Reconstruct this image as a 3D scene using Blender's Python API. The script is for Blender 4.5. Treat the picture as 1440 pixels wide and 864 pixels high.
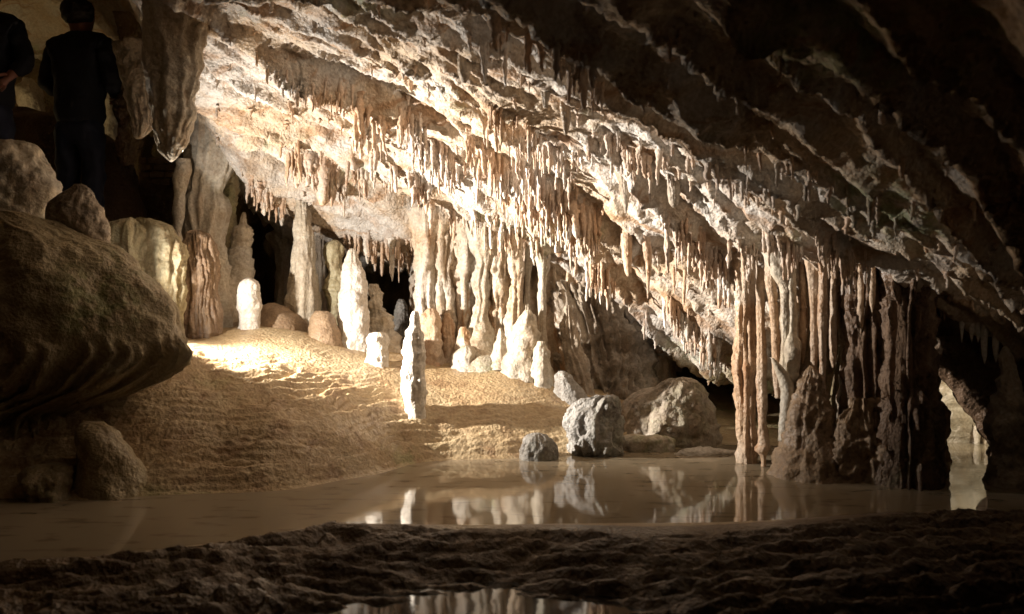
import bpy, bmesh, math, random
import numpy as np
from mathutils import Vector

# ------------------------------------------------------------------ camera, world, lamps, exposure
for o in list(bpy.data.objects):
    bpy.data.objects.remove(o)
scene = bpy.context.scene
COL = scene.collection
CAMZ, FPX = 0.9, 1200.0          # eye height over the pool, focal length in photo pixels

cam_data = bpy.data.cameras.new('camera')
cam = bpy.data.objects.new('camera', cam_data)
COL.objects.link(cam)
cam.location = (0, 0, CAMZ)
cam.rotation_euler = (math.radians(90), 0, 0)
cam_data.sensor_width = 36.0
cam_data.lens = 30.0
cam_data.clip_start = 0.05
cam_data.clip_end = 200
cam_data.dof.use_dof = True
cam_data.dof.focus_distance = 5.9
cam_data.dof.aperture_fstop = 2.4
scene.camera = cam

world = bpy.data.worlds.new('World')
scene.world = world
world.use_nodes = True
bg = world.node_tree.nodes['Background']
bg.inputs['Color'].default_value = (0.6, 0.55, 0.5, 1)
bg.inputs['Strength'].default_value = 0.0          # deep underground: no sky

def lamp(name, kind, loc, watts, colour, radius, target=None, angle=120, blend=0.7):
    d = bpy.data.lights.new(name, kind)
    d.energy = watts
    d.color = colour
    d.shadow_soft_size = radius
    if kind == 'SPOT':
        d.spot_size = math.radians(angle)
        d.spot_blend = blend
    o = bpy.data.objects.new(name, d)
    COL.objects.link(o)
    o.location = loc
    if target is not None:
        o.rotation_euler = (Vector(target) - Vector(loc)).to_track_quat('-Z', 'Y').to_euler()
    return o

WARM = (1.0, 0.915, 0.815)
# show-cave floodlights, all tucked behind rock
LAMP = (-2.20, 4.93, 0.97)
lamp('floodlight', 'SPOT', LAMP, 280, WARM, 0.027, (0.55, 5.55, 1.90), 154, 1.0)
lamp('floodlight', 'SPOT', LAMP, 590, WARM, 0.027, (0.95, 5.05, 1.62), 76, 1.0)
lamp('floodlight', 'SPOT', LAMP, 600, WARM, 0.027, (0.35, 5.3, 0.30), 92, 1.0)
lamp('path_lamp', 'POINT', (-4.9, 7.0, 1.7), 16, (1.0, 0.74, 0.36), 0.10)
lamp('grotto_lamp', 'SPOT', (3.05, 5.10, 0.40), 9, (1.0, 0.90, 0.68), 0.04, (2.80, 6.0, 0.42), 140, 0.5)

scene.view_settings.view_transform = 'Standard'
scene.view_settings.look = 'None'
scene.view_settings.exposure = 0.15
scene.view_settings.gamma = 1.0
scene.view_settings.use_curve_mapping = False
scene.render.engine = 'CYCLES'
scene.cycles.max_bounces = 8
scene.cycles.diffuse_bounces = 4
scene.cycles.glossy_bounces = 3
scene.cycles.sample_clamp_indirect = 6.0
scene.cycles.use_denoising = True
scene.cycles.use_adaptive_sampling = True
scene.cycles.adaptive_threshold = 0.015

# ------------------------------------------------------------------ helpers
rng = np.random.default_rng(7)
random.seed(7)
_perm = np.random.default_rng(3).permutation(256)
_perm = np.concatenate([_perm, _perm, _perm]).astype(np.int32)
_grad = np.random.default_rng(4).normal(size=(256, 3))
_grad = (_grad / np.linalg.norm(_grad, axis=1, keepdims=True)).astype(np.float32)

def perlin(x, y, z):
    x, y, z = np.broadcast_arrays(np.asarray(x, np.float32), np.asarray(y, np.float32), np.asarray(z, np.float32))
    xi, yi, zi = np.floor(x), np.floor(y), np.floor(z)
    xf, yf, zf = x - xi, y - yi, z - zi
    xi = xi.astype(np.int32) & 255; yi = yi.astype(np.int32) & 255; zi = zi.astype(np.int32) & 255
    u = xf * xf * xf * (xf * (xf * 6 - 15) + 10)
    v = yf * yf * yf * (yf * (yf * 6 - 15) + 10)
    w = zf * zf * zf * (zf * (zf * 6 - 15) + 10)
    out = 0
    for dx in (0, 1):
        wx = u if dx else 1 - u
        for dy in (0, 1):
            wy = v if dy else 1 - v
            for dz in (0, 1):
                wz = w if dz else 1 - w
                g = _grad[_perm[_perm[_perm[xi + dx] + yi + dy] + zi + dz]]
                out = out + wx * wy * wz * (g[..., 0] * (xf - dx) + g[..., 1] * (yf - dy) + g[..., 2] * (zf - dz))
    return out * 1.5

def fbm(x, y, z, f, octs=4, gain=0.5):
    a, s, t = 1.0, 0.0, 0.0
    for i in range(octs):
        s = s + a * perlin(x * f + 17.3 * i, y * f - 9.1 * i, z * f + 4.7 * i)
        t += a; a *= gain; f *= 2.03
    return s / t

def ridge(n):                     # 1 on a thin crest, falling to 0
    return 1 - np.minimum(1, np.abs(n) * 2.2)

def sstep(a, b, x):
    t = np.clip((x - a) / (b - a), 0, 1)
    return t * t * (3 - 2 * t)

def at(px, py, Y):
    return ((px - 720) / FPX * Y, Y, CAMZ + (432 - py) / FPX * Y)

def link(name, me, mat, parent=None, loc=None):
    o = bpy.data.objects.new(name, me)
    COL.objects.link(o)
    if mat is not None and len(me.materials) == 0:
        me.materials.append(mat)
    if loc is not None:
        o.location = loc
    if parent is not None:
        o.parent = parent
    return o

def tag(o, label=None, cat=None, group=None, kind=None):
    if label: o['label'] = label
    if cat: o['category'] = cat
    if group: o['group'] = group
    if kind: o['kind'] = kind
    return o

def empty(name, loc):
    o = bpy.data.objects.new(name, None)
    COL.objects.link(o)
    o.location = loc
    o.empty_display_size = 0.1
    return o

def mesh_np(name, verts, quads, tris=None):
    me = bpy.data.meshes.new(name)
    nq = len(quads); nt = 0 if tris is None else len(tris)
    me.vertices.add(len(verts))
    me.vertices.foreach_set('co', np.asarray(verts, np.float32).ravel())
    loops = np.asarray(quads, np.int32).ravel()
    starts = np.arange(nq, dtype=np.int32) * 4
    if nt:
        loops = np.concatenate([loops, np.asarray(tris, np.int32).ravel()])
        starts = np.concatenate([starts, nq * 4 + np.arange(nt, dtype=np.int32) * 3])
    me.loops.add(len(loops))
    me.loops.foreach_set('vertex_index', loops)
    me.polygons.add(nq + nt)
    me.polygons.foreach_set('loop_start', starts)
    me.update(calc_edges=True)
    me.validate()
    me.polygons.foreach_set('use_smooth', np.ones(nq + nt, bool))
    return me

def grid_quads(h, w, wrap=False):
    i = np.arange(h - 1)[:, None]
    j = np.arange(w if wrap else w - 1)[None, :]
    j2 = (j + 1) % w
    a = i * w + j; b = i * w + j2; c = (i + 1) * w + j2; d = (i + 1) * w + j
    return np.stack([a + 0 * j, b, c, d], -1).reshape(-1, 4)

def smooth_interp(t, ts, vs):
    """monotone-ish cubic through the control rows"""
    ts = np.asarray(ts, float); vs = np.asarray(vs, float)
    m = np.gradient(vs, ts)
    k = np.clip(np.searchsorted(ts, t) - 1, 0, len(ts) - 2)
    h = ts[k + 1] - ts[k]
    s = (t - ts[k]) / h
    return ((2*s**3 - 3*s**2 + 1) * vs[k] + (s**3 - 2*s**2 + s) * h * m[k] * .8
            + (-2*s**3 + 3*s**2) * vs[k + 1] + (s**3 - s**2) * h * m[k + 1] * .8)

def rows_mesh(name, Y, rows, depth=1.0, sides=48, ring=0.013, lump=(0.0, 5.0), fine=0.004, flute=(0.0, 6.0), seed=0,
              skew=0.0, terr=0.0, facet=0.0, lean=0.0, foot=0.0, fold=None):
    """A body of stacked rings; rows = (photo row, left edge, right edge) at distance Y. Returns mesh and base point."""
    rows = sorted(rows)
    ts = [r[0] for r in rows]
    py0, py1 = ts[0], ts[-1]
    n = int(max(10, min(220, (py1 - py0) / FPX * Y / ring)))
    e = np.linspace(0, 1, n)
    t = py0 + (py1 - py0) * e
    cx = smooth_interp(t, ts, [(r[1] + r[2]) / 2 for r in rows])
    hw = np.maximum(smooth_interp(t, ts, [(r[2] - r[1]) / 2 for r in rows]), 0.3)
    X = (cx - 720) / FPX * Y
    R = hw / FPX * Y
    R = R * (1 + foot * np.clip((e - .72) / .28, 0, 1) ** 2)
    Z = CAMZ + (432 - t) / FPX * Y
    a = np.linspace(0, 2 * np.pi, sides, endpoint=False)
    ca, sa = np.cos(a)[None], np.sin(a)[None]
    R2 = R[:, None]
    Yc = Y + lean * (Z - Z[-1])[:, None]
    px = X[:, None] + R2 * ca
    pyy = Yc + R2 * depth * sa + skew * R2 * ca
    pz = np.repeat(Z[:, None], sides, 1)
    s = seed * 3.17
    d = fine * (fbm(px + s, pyy, pz, 26, 3) * 2)
    if lump[0]:
        d = d + lump[0] * fbm(px + s, pyy + 5, pz, lump[1], 3) * 2
    if flute[0]:
        wob = 0.25 * perlin(px * 3 + s, pyy * 3, pz * 2.5)
        fl = ridge(perlin((ca + wob) * flute[1] * .5 + s, (sa + wob) * flute[1] * .5 + 3, pz * 0.9 + s))
        fl2 = ridge(perlin((ca + wob) * flute[1] * 1.2 + s, (sa + wob) * flute[1] * 1.2 + 7, pz * 1.6 + s))
        d = d + flute[0] * (fl - 0.5 + .45 * (fl2 - .5))
    if terr:
        ph = pz * 16 + 1.6 * fbm(px + s, pyy, pz, 5, 2)
        d = d + terr * ((ph % 1.0) - 0.5)
    if facet:
        q = fbm(px + s, pyy + 2, pz - s, 3.2, 2)
        d = d + facet * (np.round(q * 7) / 7 - q) * 4 + facet * ridge(perlin(px * 4 + s, pyy * 4, pz * 4)) ** 4 * -.8
    if fold:
        w_ = sstep(fold[1], fold[2], t)[:, None]
        q = perlin(a[None] * fold[3] + .8 * perlin(px * 2.5, pyy * 2.5, pz * 5 + s), 0 * pz + s, pz * 1.2)
        d = d + fold[0] * w_ * (ridge(q) ** 2 - .75) * (1 - .5 * sstep(fold[2] + 40, fold[2] + 110, t)[:, None])
    lim = np.minimum(1.0, R2 / 0.05)
    d = d * lim
    px = px + d * ca; pyy = pyy + d * sa
    pz = pz + d * .4
    base = (float(X[-1]), float(Y), float(Z[-1]))
    V = np.stack([px, pyy, pz], -1).reshape(-1, 3)
    top = V[:sides].mean(0); bot = V[-sides:].mean(0)
    V = np.concatenate([V, [top, bot]]) - np.array(base)
    Q = grid_quads(n, sides, True)[:, ::-1]
    N = n * sides
    j = np.arange(sides); j2 = (j + 1) % sides
    T = np.concatenate([np.stack([np.full(sides, N), j, j2], -1),
                        np.stack([np.full(sides, N + 1), N - sides + j2, N - sides + j], -1)])
    return mesh_np(name, V, Q, T), base

def rowbody(name, label, cat, Y, rows, mat, group=None, **k):
    if cat == 'stalagmite':
        k.setdefault('foot', .35); k.setdefault('terr', .004); k.setdefault('flute', (.007, 4))
    me, base = rows_mesh(name, Y, rows, **k)
    o = link(name, me, mat, loc=base)
    return tag(o, label, cat, group)

def rowpart(name, parent, Y, rows, mat, label=None, **k):
    me, base = rows_mesh(name, Y, rows, **k)
    o = link(name, me, mat, parent)
    p = parent
    off = Vector(base)
    while p is not None:
        off -= p.location
        p = p.parent
    o.location = off
    if label: o['label'] = label
    return o

# ------------------------------------------------------------------ materials (procedural)
def nd(nt, t, **k):
    n = nt.nodes.new(t)
    for a, b in k.items():
        setattr(n, a, b)
    return n

def rock_mat(name, c1, c2, c3, green=0.0, streak=0.6, rough=(0.38, 0.7), bump=0.5, scale=1.0, band=None, speck=0.35,
             green_col=(0.20, 0.25, 0.09)):
    m = bpy.data.materials.new(name)
    m.use_nodes = True
    nt = m.node_tree
    L = nt.links.new
    b = nt.nodes['Principled BSDF']
    geo = nd(nt, 'ShaderNodeNewGeometry')
    pos = geo.outputs['Position']

    def mapping(sc, rot=(0, 0, 0), loc=(0, 0, 0)):
        mp = nd(nt, 'ShaderNodeMapping')
        mp.inputs['Scale'].default_value = sc
        mp.inputs['Rotation'].default_value = rot
        mp.inputs['Location'].default_value = loc
        L(pos, mp.inputs['Vector'])
        return mp.outputs[0]

    def noise(vec, s, det=5, dist=0.0, r=0.55):
        n = nd(nt, 'ShaderNodeTexNoise')
        n.inputs['Scale'].default_value = s
        n.inputs['Detail'].default_value = det
        n.inputs['Roughness'].default_value = r
        n.inputs['Distortion'].default_value = dist
        L(vec, n.inputs['Vector'])
        return n.outputs['Fac']

    def rng_(v, a, c, lo=0.0, hi=1.0):
        r = nd(nt, 'ShaderNodeMapRange')
        r.interpolation_type = 'SMOOTHSTEP'
        for i, val in ((1, a), (2, c), (3, lo), (4, hi)):
            r.inputs[i].default_value = val
        L(v, r.inputs[0])
        return r.outputs[0]

    def mix(f, a, c, mode='MIX'):
        x = nd(nt, 'ShaderNodeMix', data_type='RGBA', blend_type=mode)
        if isinstance(f, float): x.inputs[0].default_value = f
        else: L(f, x.inputs[0])
        for i, v in ((6, a), (7, c)):
            if isinstance(v, tuple): x.inputs[i].default_value = (*v, 1)
            else: L(v, x.inputs[i])
        return x.outputs[2]

    def mul(a, f):
        x = nd(nt, 'ShaderNodeMath', operation='MULTIPLY')
        L(a, x.inputs[0])
        if isinstance(f, float): x.inputs[1].default_value = f
        else: L(f, x.inputs[1])
        return x.outputs[0]

    pl = mapping((scale, scale, scale))
    big = noise(pl, 1.7, 4, 0.8)
    col = mix(rng_(big, 0.38, 0.62), c1, c2)
    st = noise(mapping((9 * scale, 9 * scale, 1.3 * scale)), 1.0, 5, 0.5)
    col = mix(mul(rng_(st, 0.5, 0.72), streak), col, c3)
    if band is not None:
        bd = noise(mapping((0.9, 6.5, 3.0), (0, 0, -band)), 1.5, 4, 0.7)
        col = mix(mul(rng_(bd, 0.52, 0.66), 0.75), col, c3)
        bd2 = noise(mapping((1.4, 9, 4.0), (0, 0, -band), (3, 1, 5)), 1.6, 4, 0.6)
        col = mix(mul(rng_(bd2, 0.54, 0.68), 0.6), col, (0.66, 0.60, 0.52))
    mid = noise(mapping((1, 1, 1), (0, 0, 0), (4, 2, 9)), 6.0 * scale, 4, 0.4)
    col = mix(mul(rng_(mid, 0.50, 0.70), speck), col, (c3[0] * .55, c3[1] * .5, c3[2] * .5))
    if green > 0:
        g = noise(mapping((1, 1, 1), (0, 0, 0), (11, 7, 2)), 1.15, 4, 0.5)
        g2 = noise(pl, 14, 4)
        gm = mul(rng_(g, 0.55, 0.68), rng_(g2, 0.38, 0.60))
        col = mix(mul(gm, green), col, green_col)
    tiny = noise(pl, 55, 2)
    col = mix(0.55, col, mix(rng_(tiny, 0.3, 0.7), (0.55, 0.52, 0.48), (1.0, 1.0, 1.0)), 'MULTIPLY')
    L(col, b.inputs['Base Color'])
    wet = noise(mapping((1, 1, 1), (0, 0, 0), (1, 8, 3)), 2.6, 4)
    L(rng_(wet, 0.35, 0.65, rough[0], rough[1]), b.inputs['Roughness'])
    b.inputs['Specular IOR Level'].default_value = 0.38
    # fine relief: grains and pits
    h1 = noise(pl, 38, 3, 0.0, 0.65)
    vo = nd(nt, 'ShaderNodeTexVoronoi')
    vo.inputs['Scale'].default_value = 52 * scale
    L(pl, vo.inputs['Vector'])
    bp1 = nd(nt, 'ShaderNodeBump')
    bp1.inputs['Strength'].default_value = bump
    bp1.inputs['Distance'].default_value = 0.02
    L(h1, bp1.inputs['Height'])
    bp2 = nd(nt, 'ShaderNodeBump')
    bp2.inputs['Strength'].default_value = bump * 0.5
    bp2.inputs['Distance'].default_value = 0.012
    L(vo.outputs['Distance'], bp2.inputs['Height'])
    L(bp1.outputs[0], bp2.inputs['Normal'])
    L(bp2.outputs[0], b.inputs['Normal'])
    return m

BAND = math.atan2(1.1, 2.0)
M = {}
M['ceiling'] = rock_mat('ceiling_calcite', (0.58, 0.46, 0.33), (0.60, 0.57, 0.53), (0.40, 0.235, 0.12), 0.75, 0.4, band=BAND, bump=0.7, green_col=(0.36, 0.42, 0.24))
M['drip'] = rock_mat('stalactite_calcite', (0.60, 0.42, 0.28), (0.60, 0.54, 0.48), (0.42, 0.22, 0.10), 0.25, 0.6, bump=0.4)
M['drape'] = rock_mat('drapery_calcite', (0.63, 0.50, 0.36), (0.64, 0.58, 0.50), (0.52, 0.28, 0.12), 0.15, 0.8, bump=0.5)
M['white'] = rock_mat('white_calcite', (0.70, 0.65, 0.57), (0.66, 0.62, 0.56), (0.54, 0.44, 0.32), 0.1, 0.35, bump=0.55, speck=.15)
M['cream'] = rock_mat('cream_flowstone', (0.56, 0.49, 0.38), (0.50, 0.46, 0.39), (0.40, 0.28, 0.17), 0.45, 0.6, bump=0.5)
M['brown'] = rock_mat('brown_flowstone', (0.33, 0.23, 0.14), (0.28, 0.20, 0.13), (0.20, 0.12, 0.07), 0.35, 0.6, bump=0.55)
M['floor'] = rock_mat('ochre_floor', (0.50, 0.39, 0.24), (0.44, 0.32, 0.18), (0.38, 0.22, 0.10), 0.5, 0.1, (0.28, 0.65), bump=0.6, speck=.6)
M['mound'] = rock_mat('olive_brown_flowstone', (0.42, 0.35, 0.22), (0.36, 0.29, 0.18), (0.26, 0.18, 0.10), 0.55, 0.3, (0.28, 0.6), bump=0.6)
M['green'] = rock_mat('algae_flowstone', (0.46, 0.41, 0.27), (0.42, 0.37, 0.23), (0.36, 0.25, 0.13), 1.0, 0.7, bump=0.5, green_col=(0.27, 0.33, 0.14))
M['grey'] = rock_mat('grey_limestone', (0.36, 0.345, 0.32), (0.26, 0.245, 0.22), (0.20, 0.16, 0.12), 0.2, 0.25, bump=0.8, speck=.6)
M['tan'] = rock_mat('tan_limestone', (0.40, 0.33, 0.25), (0.36, 0.31, 0.25), (0.33, 0.23, 0.14), 0.2, 0.45, bump=0.6)
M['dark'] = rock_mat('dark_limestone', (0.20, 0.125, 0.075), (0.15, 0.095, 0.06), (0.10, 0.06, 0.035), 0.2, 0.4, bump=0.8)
M['rust'] = rock_mat('rusty_flowstone', (0.52, 0.36, 0.23), (0.56, 0.46, 0.36), (0.36, 0.18, 0.08), 0.1, 0.9, bump=0.6)
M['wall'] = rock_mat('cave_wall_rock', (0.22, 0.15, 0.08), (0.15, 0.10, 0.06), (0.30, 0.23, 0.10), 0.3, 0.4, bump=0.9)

def water_mat(name, c1, c2):
    m = bpy.data.materials.new(name); m.use_nodes = True
    nt = m.node_tree; L = nt.links.new
    b = nt.nodes['Principled BSDF']
    geo = nd(nt, 'ShaderNodeNewGeometry')
    mp = nd(nt, 'ShaderNodeMapping'); mp.inputs['Scale'].default_value = (3.2, 9.0, 1)
    L(geo.outputs['Position'], mp.inputs['Vector'])
    n = nd(nt, 'ShaderNodeTexNoise'); n.inputs['Scale'].default_value = 1.6; n.inputs['Detail'].default_value = 5
    L(mp.outputs[0], n.inputs['Vector'])
    r = nd(nt, 'ShaderNodeMapRange'); r.inputs[1].default_value = 0.56; r.inputs[2].default_value = 0.66
    L(n.outputs['Fac'], r.inputs[0])
    x = nd(nt, 'ShaderNodeMix', data_type='RGBA')
    x.inputs[6].default_value = (*c1, 1); x.inputs[7].default_value = (*c2, 1)
    L(r.outputs[0], x.inputs[0]); L(x.outputs[2], b.inputs['Base Color'])
    b.inputs['Roughness'].default_value = 0.055
    b.inputs['IOR'].default_value = 1.33
    n2 = nd(nt, 'ShaderNodeTexNoise'); n2.inputs['Scale'].default_value = 5; n2.inputs['Detail'].default_value = 3
    L(geo.outputs['Position'], n2.inputs['Vector'])
    bp = nd(nt, 'ShaderNodeBump'); bp.inputs['Strength'].default_value = 0.035; bp.inputs['Distance'].default_value = 0.02
    L(n2.outputs['Fac'], bp.inputs['Height']); L(bp.outputs[0], b.inputs['Normal'])
    return m
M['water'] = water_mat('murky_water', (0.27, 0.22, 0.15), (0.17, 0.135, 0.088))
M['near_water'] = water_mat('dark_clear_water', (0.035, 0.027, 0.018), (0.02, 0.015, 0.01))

def plain_mat(name, c, rough=0.8, weave=0.0, emit=0.0):
    m = bpy.data.materials.new(name); m.use_nodes = True
    nt = m.node_tree; L = nt.links.new
    b = nt.nodes['Principled BSDF']
    tc = nd(nt, 'ShaderNodeTexCoord')
    n = nd(nt, 'ShaderNodeTexNoise'); n.inputs['Scale'].default_value = 9; n.inputs['Detail'].default_value = 6
    L(tc.outputs['Object'], n.inputs['Vector'])
    x = nd(nt, 'ShaderNodeMix', data_type='RGBA')
    x.inputs[6].default_value = (*[v * .75 for v in c], 1); x.inputs[7].default_value = (*[min(1, v * 1.2) for v in c], 1)
    L(n.outputs['Fac'], x.inputs[0]); L(x.outputs[2], b.inputs['Base Color'])
    b.inputs['Roughness'].default_value = rough
    if weave:
        n2 = nd(nt, 'ShaderNodeTexNoise'); n2.inputs['Scale'].default_value = 160
        L(tc.outputs['Object'], n2.inputs['Vector'])
        bp = nd(nt, 'ShaderNodeBump'); bp.inputs['Strength'].default_value = weave; bp.inputs['Distance'].default_value = .01
        L(n2.outputs['Fac'], bp.inputs['Height']); L(bp.outputs[0], b.inputs['Normal'])
    if emit:
        b.inputs['Emission Color'].default_value = (1, .9, .75, 1)
        b.inputs['Emission Strength'].default_value = emit
    return m

# ------------------------------------------------------------------ floor and ceiling height fields
def tps_fit(pts):
    P = np.array(pts, float)
    n = len(P)
    d = np.linalg.norm(P[:, None, :2] - P[None, :, :2], axis=2)
    K = np.where(d > 0, d * d * np.log(d + 1e-9), 0) + np.eye(n) * 0.02
    A = np.zeros((n + 3, n + 3))
    A[:n, :n] = K
    A[:n, n] = 1; A[:n, n + 1:] = P[:, :2]
    A[n, :n] = 1; A[n + 1:, :n] = P[:, :2].T
    w = np.linalg.solve(A, np.concatenate([P[:, 2], np.zeros(3)]))
    def f(x, y):
        out = w[n] + w[n + 1] * x + w[n + 2] * y
        for i in range(n):
            r2 = (x - P[i, 0]) ** 2 + (y - P[i, 1]) ** 2
            out = out + w[i] * 0.5 * r2 * np.log(r2 + 1e-9)
        return out
    return f

def axis(parts):
    out = []
    for a, b, s in parts:
        out.append(np.arange(a, b - s * .5, s))
    out.append([parts[-1][1]])
    return np.concatenate(out)

class Field:
    def __init__(s, xs, ys, z):
        s.xs, s.ys, s.z = xs, ys, z
    def __call__(s, x, y):
        i = np.interp(x, s.xs, np.arange(len(s.xs))); j = np.interp(y, s.ys, np.arange(len(s.ys)))
        i0 = np.clip(i.astype(int), 0, len(s.xs) - 2); j0 = np.clip(j.astype(int), 0, len(s.ys) - 2)
        a = i - i0; b = j - j0
        z = s.z
        return ((1 - a) * (1 - b) * z[j0, i0] + a * (1 - b) * z[j0, i0 + 1] + (1 - a) * b * z[j0 + 1, i0] + a * b * z[j0 + 1, i0 + 1])

# ---- floor
F = [at(*p) for p in [
    (270, 545, 4.70), (400, 562, 4.85), (270, 476, 5.6), (350, 458, 5.95), (420, 466, 6.0), (480, 492, 5.95), (600, 507, 6.2),
    (700, 509, 6.3), (775, 532, 6.05), (560, 565, 5.35), (690, 565, 5.55), (800, 592, 5.45), (640, 605, 5.25), (480, 600, 4.75),
    (400, 632, 4.42), (120, 590, 4.35), (0, 610, 4.25), (160, 650, 4.15), (300, 640, 4.35), (900, 600, 5.9), (560, 628, 4.98),
    (860, 560, 6.3)]]
F += [(-2.42, 4.02, 0), (-1.8, 4.06, 0), (-1.11, 4.2, 0), (-.9, 4.45, 0), (-.62, 4.84, 0), (-.25, 5.02, 0), (0.05, 5.09, 0), (0.35, 5.2, 0.0),
      (0.7, 5.3, 0), (1.1, 5.42, 0.0), (1.5, 5.5, 0.0), (1.9, 5.6, 0.0), (2.4, 5.4, .0), (3.0, 5.5, -.02), (2.45, 4.75, -.04), (2.2, 6.5, .05), (3.2, 7.2, .1)]
F += [(x, y, -.13) for x, y in [(-1.8, 3.5), (-1, 3.75), (0, 3.9), (1, 4.0), (2, 4.0), (0, 4.6), (1, 4.8), (-.4, 4.3), (3, 4.2), (-3, 3.4), (1.6, 4.7)]]
# rim of the near gour dam, then its terraced face down to the near pool
F += [(-2.6, 2.72, .0), (-1.8, 2.78, .02), (-1.25, 2.95, .04), (-.7, 3.33, .055), (0, 3.26, .045), (.5, 3.15, .04), (1.0, 3.3, .05), (1.6, 3.5, .06), (2.6, 3.7, .08)]
F += [(-2.6, 2.2, -.05), (-1.2, 2.5, -.03), (-.5, 2.95, -.02), (.3, 2.9, -.05), (1.2, 2.8, -.02), (2.2, 2.9, .02),
      (-1.5, 1.5, -.2), (-.3, 2.58, -.3), (.3, 2.62, -.3), (0, 2.2, -.3), (1.2, 1.8, -.2), (0, 1.2, -.3), (0, 0, -.35), (-3, 0, -.2), (3, 0, -.2), (0, -3, -.3)]
F += [(-2.0, 5.0, .66), (-2.6, 4.9, .85), (-3.1, 6.1, 1.32), (-3.6, 5.6, 1.33), (-4.5, 6.5, 1.35), (-3.4, 4.6, 1.0), (-3.2, 4.0, .5), (-3.6, 7.4, 1.35), (-2.6, 7.2, .95),
      (-2.2, 7.5, .75), (-1, 7.5, .6), (-1, 9.5, .4), (-4.5, 9.5, 1.4), (0.5, 8, .6), (-5.5, 4, 1.2), (-2.4, 6.2, .8), (4.5, 5, .3), (4.5, 3, .3), (-5, 2, .4), (-4, 3.2, .3)]
fl = tps_fit(F)
xs = axis([(-7, -3.2, .08), (-3.2, 2.6, .0105), (2.6, 3.4, .02), (3.4, 5.5, .08)])
ys = axis([(-3.5, 1.8, .1), (1.8, 2.4, .02), (2.4, 6.5, .0105), (6.5, 11.5, .08)])
XX, YY = np.meshgrid(xs, ys)
ZZ = fl(XX, YY)
# broad unevenness
ZZ = ZZ + .03 * fbm(XX, YY, 0 * XX, 1.6, 3) * sstep(4.2, 4.8, YY + .2 * np.abs(XX))
# micro-gour terraces: little rims that follow the contours
slope_zone = (1 - .8 * sstep(5.15, 5.75, YY - .15 * XX)) * sstep(0.0, 0.03, ZZ) * sstep(3.9, 4.1, YY) * (1 - sstep(6.3, 6.8, YY))
ph = ZZ * 40 + 1.5 * fbm(XX, YY, 0 * XX, 3.0, 3) + .7 * fbm(XX * .6, YY, 0 * XX, 12, 3)
saw = ph % 1.0
saw = np.where(saw < .78, saw / .78, (1 - saw) / .22)
ph2 = ZZ * 11 + 1.1 * fbm(XX * .6, YY, 0 * XX + 4, 1.6, 3)
saw2 = ph2 % 1.0
saw2 = np.where(saw2 < .85, saw2 / .85, (1 - saw2) / .15)
ZZ = ZZ + slope_zone * .03 * (saw2 - .5) + slope_zone * .045 * fbm(XX, YY, 0 * XX + 7, 2.6, 4)
ZZ = ZZ + slope_zone * (0.023 * (saw - .5) + .010 * fbm(XX * .7, YY, 0 * XX, 15, 3))
# popcorn coral on the right terrace
pop = sstep(.05, .35, fbm(XX, YY, 0 * XX + 3, 2.3, 3)) * sstep(-.75, -.3, XX) * (1 - sstep(.9, 1.2, XX)) * sstep(5.05, 5.25, YY)
ZZ = ZZ + pop * .022 * np.maximum(0, fbm(XX, YY, 0 * XX + 8, 24, 2)) * slope_zone
# the near gour dam: crest line, terraced face toward the visitors, short drop into the pool behind
CREST_X = [-7, -2.6, -1.8, -1.25, -.7, 0, .5, 1.0, 1.6, 2.6, 5.5]
CREST_Y = [2.5, 2.72, 2.78, 2.95, 3.33, 3.28, 3.16, 3.28, 3.48, 3.7, 3.9]
Yc = np.interp(XX, CREST_X, CREST_Y) + .05 * fbm(XX, YY, 0 * XX, 3, 3)
tt = Yc - YY
sl = .075 + .17 * np.exp(-((XX + .02) / .6) ** 2)
wt = tt + .10 * fbm(XX * .6, YY, 0 * XX + 5, 3.2, 3) + .035 * fbm(XX * .7, YY, 0 * XX + 1, 11, 2)
ph = wt * 11.0 + .4 * fbm(XX * .4, YY, 0 * XX, 6, 2)
saw = ph % 1.0
saw = np.where(saw < .25, saw / .25, (1 - saw) / .75)          # rims: sharp drop on the visitors' side
dam = .05 - sl * tt + .034 * (saw - .4) * sstep(-.02, .06, tt) + .045 * fbm(XX * .28, YY, 0 * XX + 2, 7, 4, .6) + .018 * np.maximum(0, fbm(XX * .5, YY, 0 * XX + 6, 19, 3)) - .03 * np.maximum(0, fbm(XX * .35, YY, 0 * XX + 9, 14, 2))
dam = np.maximum(dam - .25 * np.maximum(0, tt - .62), -.33)
back = .05 + .02 * fbm(XX, YY, 0 * XX + 2, 8, 3) + .8 * tt
ZZ = np.where(tt > 0, dam, np.maximum(ZZ, back))
floor_z = Field(xs, ys, ZZ)
floor = link('cave_floor', mesh_np('cave_floor', np.stack([XX, YY, ZZ], -1).reshape(-1, 3), grid_quads(*XX.shape)), M['floor'])
M['dam'] = rock_mat('shade_darkened_rimstone', (0.23, 0.165, 0.10), (0.17, 0.12, 0.078), (0.10, 0.068, 0.04), 0.1, 0.1, (0.25, 0.6), bump=0.7)  # floor rock darkened: the dam's shade is put into this colour
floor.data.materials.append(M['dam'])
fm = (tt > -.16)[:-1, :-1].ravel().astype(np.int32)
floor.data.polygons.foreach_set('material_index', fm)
tag(floor, kind='structure')

# ---- water
def pool(name, pts, z, mat):
    me = bpy.data.meshes.new(name)
    me.from_pydata([(x, y, z) for x, y in pts], [], [tuple(range(len(pts)))])
    return tag(link(name, me, M[mat]), kind='structure')
pool('pool_water', [(x, y + .01) for x, y in zip(CREST_X[1:-1], CREST_Y[1:-1])] + [(4.6, 3.9), (4.6, 7.0), (-5, 7.0), (-5, 2.72)], 0.0, 'water')
pool('near_pool_water', [(-3.5, -1.5), (3.5, -1.5), (3.5, 3.1), (-3.5, 3.1)], -0.045, 'near_water')

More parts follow.
